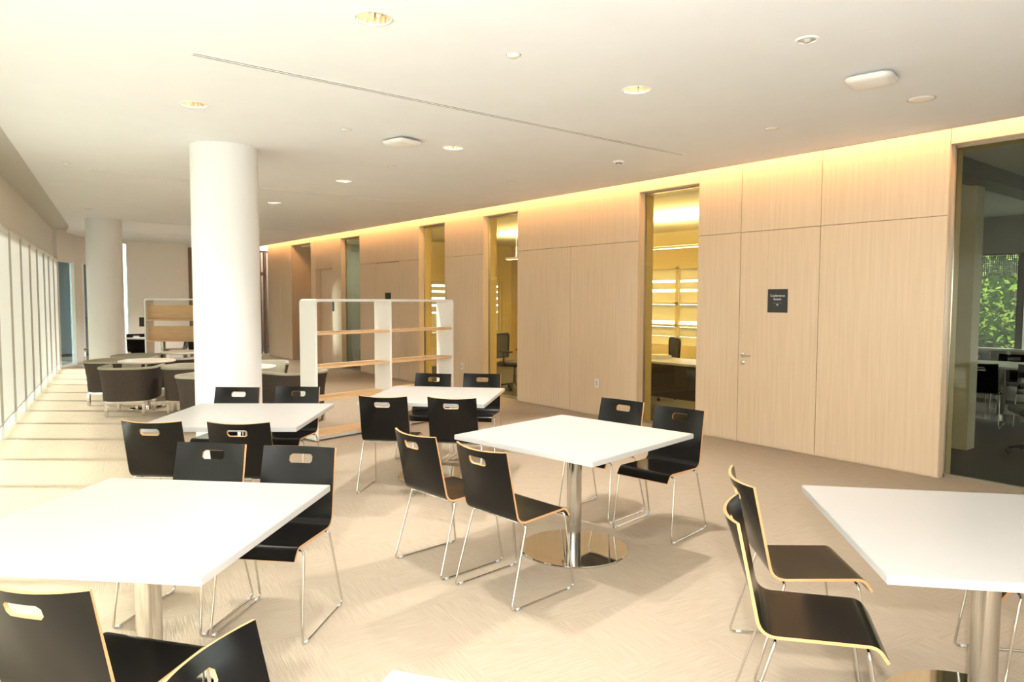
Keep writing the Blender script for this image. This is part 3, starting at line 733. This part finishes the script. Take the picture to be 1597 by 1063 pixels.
# ------------------------------------------------------------------ lounge: tub armchairs and round tables
def tub_path(hw, hd, r, n=10):
    pts = [(-hw, hd)]; pts += [(-hw, y) for y in (hd*.5, 0, -hd+r)]
    for k in range(1, n+1):
        a = PI+PI/2*k/n; pts.append((-hw+r+r*math.cos(a), -hd+r+r*math.sin(a)))
    for k in range(0, n+1):
        a = 1.5*PI+PI/2*k/n; pts.append((hw-r+r*math.cos(a), -hd+r+r*math.sin(a)))
    pts += [(hw, y) for y in (0, hd*.5, hd)]
    return pts
def tub_proto():
    t = thing('tub_armchair', '', 'armchair')
    def skin(name, layers, mat_, close=False):
        m = MB(); vs = []; fs = []; n = len(layers[0])
        for l in layers: vs += l
        for i in range(len(layers)-1):
            for j in range(n-1): fs.append([i*n+j, i*n+j+1, (i+1)*n+j+1, (i+1)*n+j])
        if close:
            k = len(layers); fs.append([i*n for i in range(k)]); fs.append([i*n+n-1 for i in range(k)][::-1])
        return m.add(vs, fs, 0, True).build(name, mat_, t, auto=60)
    L = lambda hw, hd, r, z: [(x, y, z) for x, y in tub_path(hw, hd, r)]
    # outer shell flares at the top
    skin('outer_shell', [L(.315, .29, .22, .21), L(.318, .295, .22, .30), L(.325, .30, .225, .42), L(.340, .315, .235, .55), L(.362, .335, .25, .645), L(.318, .291, .21, .645), L(.285, .27, .185, .42), L(.285, .27, .185, .21), L(.315, .29, .22, .21)], M['uph_dark'], True)
    skin('inner_shell', [L(.3655, .338, .252, .640), L(.3665, .339, .253, .656), L(.360, .333, .248, .668), L(.330, .305, .222, .668), L(.312, .288, .208, .655), L(.286, .262, .185, .45), L(.280, .256, .18, .30), L(.286, .262, .185, .30), L(.318, .294, .21, .640)], M['uph_light'], True)
    m = MB(); pl = tub_path(.275, .25, .175); n = len(pl)
    rings = [[(x, y, .26) for x, y in pl], [(x, y, .40) for x, y in pl], [(x*.97, y*.97, .425) for x, y in pl], [(x*.88, y*.88, .435) for x, y in pl]]
    vs = [p for r_ in rings for p in r_]; fs = []
    for i in range(3):
        for j in range(n): fs.append([i*n+j, i*n+(j+1) % n, (i+1)*n+(j+1) % n, (i+1)*n+j])
    fs.append([3*n+j for j in range(n)]); fs.append([j for j in range(n)][::-1])
    m.add(vs, fs, 0, True).build('seat_cushion', M['seat_light'], t, auto=50)
    MB().box(-.24, .24, -.24, .24, .175, .212, bev=.003).build('base_frame', M['chrome'], t)
    for sx in (-1, 1):
        for sy in (-1, 1):
            MB().box(sx*.232-.019, sx*.232+.019, sy*.232-.019, sy*.232+.019, 0, .175, bev=.002).build('leg', M['chrome'], t)
    return t
TUB = tub_proto(); ut = [False]
def tub(x, y, fx, fy, label):
    rz = math.atan2(fy, fx)-PI/2
    if not ut[0]:
        ut[0] = True; TUB.location = (x, y, 0); TUB.rotation_euler = (0, 0, rz); tag(TUB, label, 'armchair', 'brown tub armchairs in the lounge'); return
    dup(TUB, (x, y, 0), rz, label, 'brown tub armchairs in the lounge')
tub(1.83, 10.81, .45, .89, 'brown tub armchair nearest the windows, broad curved back towards camera')
tub(1.80, 12.02, .80, -.60, 'brown tub armchair half hidden behind the nearest one, by the rear column')
tub(2.50, 10.42, .92, -.39, 'grey brown tub armchair left of front column, side lit by windows')
tub(2.40, 9.02, .80, .60, 'brown tub armchair cut off by the front column edge, lowest of the group')
tub(2.27, 12.85, .90, -.45, 'tub armchair farthest left in the lounge, behind the first round table')
tub(2.68, 12.05, .45, .89, 'dark tub armchair tucked against the second round table')
tub(3.58, 11.82, -.3, .95, 'tub armchair just behind left edge of front column, cushion visible')
tub(3.50, 10.35, -.35, -.94, 'tub armchair right of front column showing its beige inside')
tub(3.42, 8.83, -.30, .95, 'dark tub armchair behind the bookcase post, flat back to camera')
def round_table(x, y, label):
    t = thing('round_table', label, 'table', (x, y, 0), 0, 'round cream lounge tables')
    MB().lathe([(0, .672), (.365, .672), (.377, .680), (.378, .692), (.370, .700), (0, .7005)], 56).build('tabletop', M['cream_laminate'], t, auto=40)
    MB().lathe([(.032, .012), (.032, .672)], 24).build('pole', M['steel'], t)
    MB().lathe([(0, 0), (.24, 0), (.24, .01), (.032, .014)], 48).build('base', M['mirror_steel'], t, auto=30)
round_table(2.13, 11.25, 'round cream lounge table by the nearest tub armchair at left')
round_table(3.0, 12.74, 'round cream lounge table farther back, cut off by front column')
round_table(2.98, 9.47, 'round cream lounge table peeking out right of front column')

# ------------------------------------------------------------------ bookcases
def bookcase(x0, y0, ang, L, D, label, backs=False, mid=True):
    t = thing('bookcase', label, 'bookcase', (x0, y0, 0), ang, 'white framed bookcases with wood shelves')
    H = 1.592; th = .028; r = .05
    # frame: one continuous bent panel, two sides and the top
    o_, i_ = [], []
    outer = fillet([(0, 0, .02), (0, 0, H), (L, 0, H), (L, 0, .02)], [r, r], 6)
    innr = fillet([(th, 0, .02), (th, 0, H-th), (L-th, 0, H-th), (L-th, 0, .02)], [r-th*.6, r-th*.6], 6)
    n = len(outer); m = MB(); vs = []
    for P in (outer, innr):
        vs += [(p.x, 0, p.z) for p in P]; vs += [(p.x, D, p.z) for p in P]
    fs = []
    for k in range(n-1):
        fs.append([k, k+1, n+k+1, n+k]); fs.append([2*n+k, 2*n+k+1, 3*n+k+1, 3*n+k]); fs.append([k, k+1, 2*n+k+1, 2*n+k]); fs.append([n+k, n+k+1, 3*n+k+1, 3*n+k])
    fs.append([0, n, 3*n, 2*n]); fs.append([n-1, 2*n-1, 4*n-1, 3*n-1])
    m.add(vs, fs, 0, False).build('frame', M['shelf_white'], t)
    bays = [(th, L/2-th/2), (L/2+th/2, L-th)] if mid else [(th, L-th)]
    if mid: MB().box(L/2-th/2, L/2+th/2, 0, D, .02, H-th, bev=.001).build('divider', M['shelf_white'], t)
    for a, b in bays:
        for z in (.06, .456, .816, 1.193):
            s = MB().box(a, b, 0.002, D-.002, z, z+.026, bev=.0015).build('shelf', M['oak'], t)
            if backs and z > .5: MB().box(a, b, .10, .118, z+.026, z+.28).build('back_board', M['oak'], t)
    MB().box(.03, L-.03, .03, D-.03, .02, .06).build('plinth', M['shelf_white'], t)
    for x in (.015, L-.045):
        for y in (.0, D-.03): MB().box(x, x+.03, y, y+.03, 0, .02).build('foot', M['steel'], t)
    return t
bookcase(3.07, 7.38, math.atan2(.40, 2.08), 2.13, .30, 'open white bookcase with oak shelves right of front column')
bookcase(2.62, 14.0, math.atan2(-.60, .80), 1.97, .30, 'far white framed shelving with wood back boards left of front column', True, False)

# ------------------------------------------------------------------ offices behind the glass
def office_chair(x, y, rz, label, white=False):
    t = thing('office_chair', label, 'office chair', (x, y, 0), rz, 'black office chairs behind the glass')
    hub = (0, 0, .09)
    for k in range(5):
        a = 2*PI*k/5+.3; e = (.28*math.cos(a), .28*math.sin(a), .065)
        leg = MB().tube([hub, (e[0]*.5, e[1]*.5, .095), e], .016, 8).build('leg', M['black_plastic'], t)
        MB().tube([(e[0]-.02*math.sin(a), e[1]+.02*math.cos(a), .03), (e[0]+.02*math.sin(a), e[1]-.02*math.cos(a), .03)], .03, 12).build('caster', M['black_plastic'], leg)
    MB().lathe([(.028, .08), (.028, .25), (.018, .26), (.018, .42)], 16).build('gas_column', M['black_plastic'], t)
    MB().box(-.25, .25, -.23, .25, .42, .50, bev=.03).build('seat', M['black_plastic'], t)
    fr = fillet([(-.19, -.26, .56), (-.24, -.27, .98), (.24, -.27, .98), (.19, -.26, .56)], [.08, .08], 6)
    fr2 = MB().tube(fr+[fr[0]], .016, 8).build('back_frame', M['black_plastic'], t)
    MB().add([(-.19, -.26, .57), (.19, -.26, .57), (.225, -.275, .97), (-.225, -.275, .97), (-.19, -.266, .57), (.19, -.266, .57), (.225, -.281, .97), (-.225, -.281, .97)], [[0, 1, 2, 3], [7, 6, 5, 4], [0, 4, 5, 1], [2, 6, 7, 3], [1, 5, 6, 2], [3, 7, 4, 0]]).build('back_mesh', M['dark_mesh'], fr2)
    for s in (-1, 1):
        MB().tube(fillet([(s*.24, -.05, .46), (s*.29, -.05, .48), (s*.29, -.05, .67)], .03), .014, 8).build('arm_post', M['black_plastic'], t)
        MB().box(s*.29-.035, s*.29+.035, -.14, .12, .67, .695, bev=.008).build('armrest', M['black_plastic'], t)
    return t
office_chair(8.86, 7.38, R(60), 'black mesh office chair behind the desk in the glass by conference door')
office_chair(7.75, 9.72, R(200), 'black office chair seen through second tall glass')
office_chair(8.72, 2.22, R(30), 'dark office chair on casters behind the right glass')
def desk(x, y, rz, L, W, label):
    t = thing('desk', label, 'desk', (x, y, 0), rz)
    MB().box(-L/2, L/2, -W/2, W/2, .70, .73, bev=.003).build('desktop', M['desk_grey'], t)
    MB().box(-L/2+.03, L/2-.03, -W/2+.05, -W/2+.075, .12, .70).build('modesty_panel', M['desk_dark'], t)
    for sx in (-1, 1):
        for sy in (-1, 1): MB().box(sx*(L/2-.04)-.02, sx*(L/2-.04)+.02, sy*(W/2-.05)-.02, sy*(W/2-.05)+.02, 0, .70).build('leg', M['desk_dark'], t)
    return t
desk(8.05, 6.45, R(90), 1.9, .75, 'dark desk with grey top behind the glass beside conference door')
t = thing('paper_stack', 'white paper stack leaning on desk behind the middle glass', 'papers', (8.15, 6.75, .731), R(60))
MB().box(-.15, .15, -.11, .11, 0, .05).build('sheets', M['plastic_white'], t); MB().box(-.15, .15, -.11, .11, .0505, .054).build('cover_sheet', M['grey_trim'], t)
def pendant(x, y, L, label):
    t = thing('pendant_lamp', label, 'pendant lamp', (x, y, 2.44), 0, 'linear pendant lamps in the offices')
    MB().box(-.06, .06, -L/2, L/2, 0, .035, bev=.006).build('housing', M['alu'], t)
    MB().box(-.045, .045, -L/2+.02, L/2-.02, -.006, 0).build('diffuser', M['pendant_glow'], t)
    for yy in (-L/2+.3, L/2-.3):
        MB().tube([(0, yy, .035), (0, yy, .50)], .004, 6).build('cable', M['alu'], t)
        MB().lathe([(0, .49), (.05, .49), (.055, .51)], 20, 0, 0, yy).build('canopy', M['plastic_white'], t)
pendant(9.2, 7.1, 2.4, 'thin linear pendant lamp behind the glass beside conference door')
pendant(9.2, 10.7, 2.2, 'thin linear pendant lamp seen through the second tall glass')
# trees outside the conference room
def tree(x, y, h, label, seed):
    rr_ = random.Random(seed); t = thing('tree', label, 'tree', (x, y, -.2), 0, 'trees outside the conference window')
    MB().tube([(0, 0, 0), (.05, .03, h*.3), (-.04, .05, h*.6), (.02, 0, h*.9)], .09, 8).build('trunk', M['bark'], t)
    for nm, mt, cnt in (('foliage', 'leaf', 2600), ('painted_sun_foliage', 'leaf2', 900)):  # second set has sunlight painted into its leaf colour
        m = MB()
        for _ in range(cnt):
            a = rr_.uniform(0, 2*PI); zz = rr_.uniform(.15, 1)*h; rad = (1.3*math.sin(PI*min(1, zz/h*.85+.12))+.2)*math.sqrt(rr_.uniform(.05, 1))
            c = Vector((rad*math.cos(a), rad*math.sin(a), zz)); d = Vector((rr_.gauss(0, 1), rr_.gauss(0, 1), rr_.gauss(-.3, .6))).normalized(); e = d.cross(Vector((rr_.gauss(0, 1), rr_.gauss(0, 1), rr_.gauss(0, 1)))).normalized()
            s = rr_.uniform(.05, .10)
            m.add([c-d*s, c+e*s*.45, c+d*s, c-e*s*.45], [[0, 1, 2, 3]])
        o = m.build(nm, M[mt], t); o['kind'] = 'stuff'
for k, (x, y, h, lb) in enumerate([(16.4, 7.05, 4.6, 'leafy green tree outside conference window, seen left of the dark mullion'), (16.4, 4.0, 5.0, 'leafy tree outside conference window at right edge of picture'),
                                   (19.5, 5.5, 5.6, 'dense leafy tree outside conference window, in the middle pane, behind two nearer trees'), (19.5, 8.5, 5.2, 'leafy tree set back at far left outside conference window')]):
    tree(x, y, h, lb, 20+k)

# clipped hedge closing the view behind the trees
t = thing('hedge', 'tall clipped green hedge behind the trees outside the conference window', 'hedge', (23.0, 7.0, -.2))
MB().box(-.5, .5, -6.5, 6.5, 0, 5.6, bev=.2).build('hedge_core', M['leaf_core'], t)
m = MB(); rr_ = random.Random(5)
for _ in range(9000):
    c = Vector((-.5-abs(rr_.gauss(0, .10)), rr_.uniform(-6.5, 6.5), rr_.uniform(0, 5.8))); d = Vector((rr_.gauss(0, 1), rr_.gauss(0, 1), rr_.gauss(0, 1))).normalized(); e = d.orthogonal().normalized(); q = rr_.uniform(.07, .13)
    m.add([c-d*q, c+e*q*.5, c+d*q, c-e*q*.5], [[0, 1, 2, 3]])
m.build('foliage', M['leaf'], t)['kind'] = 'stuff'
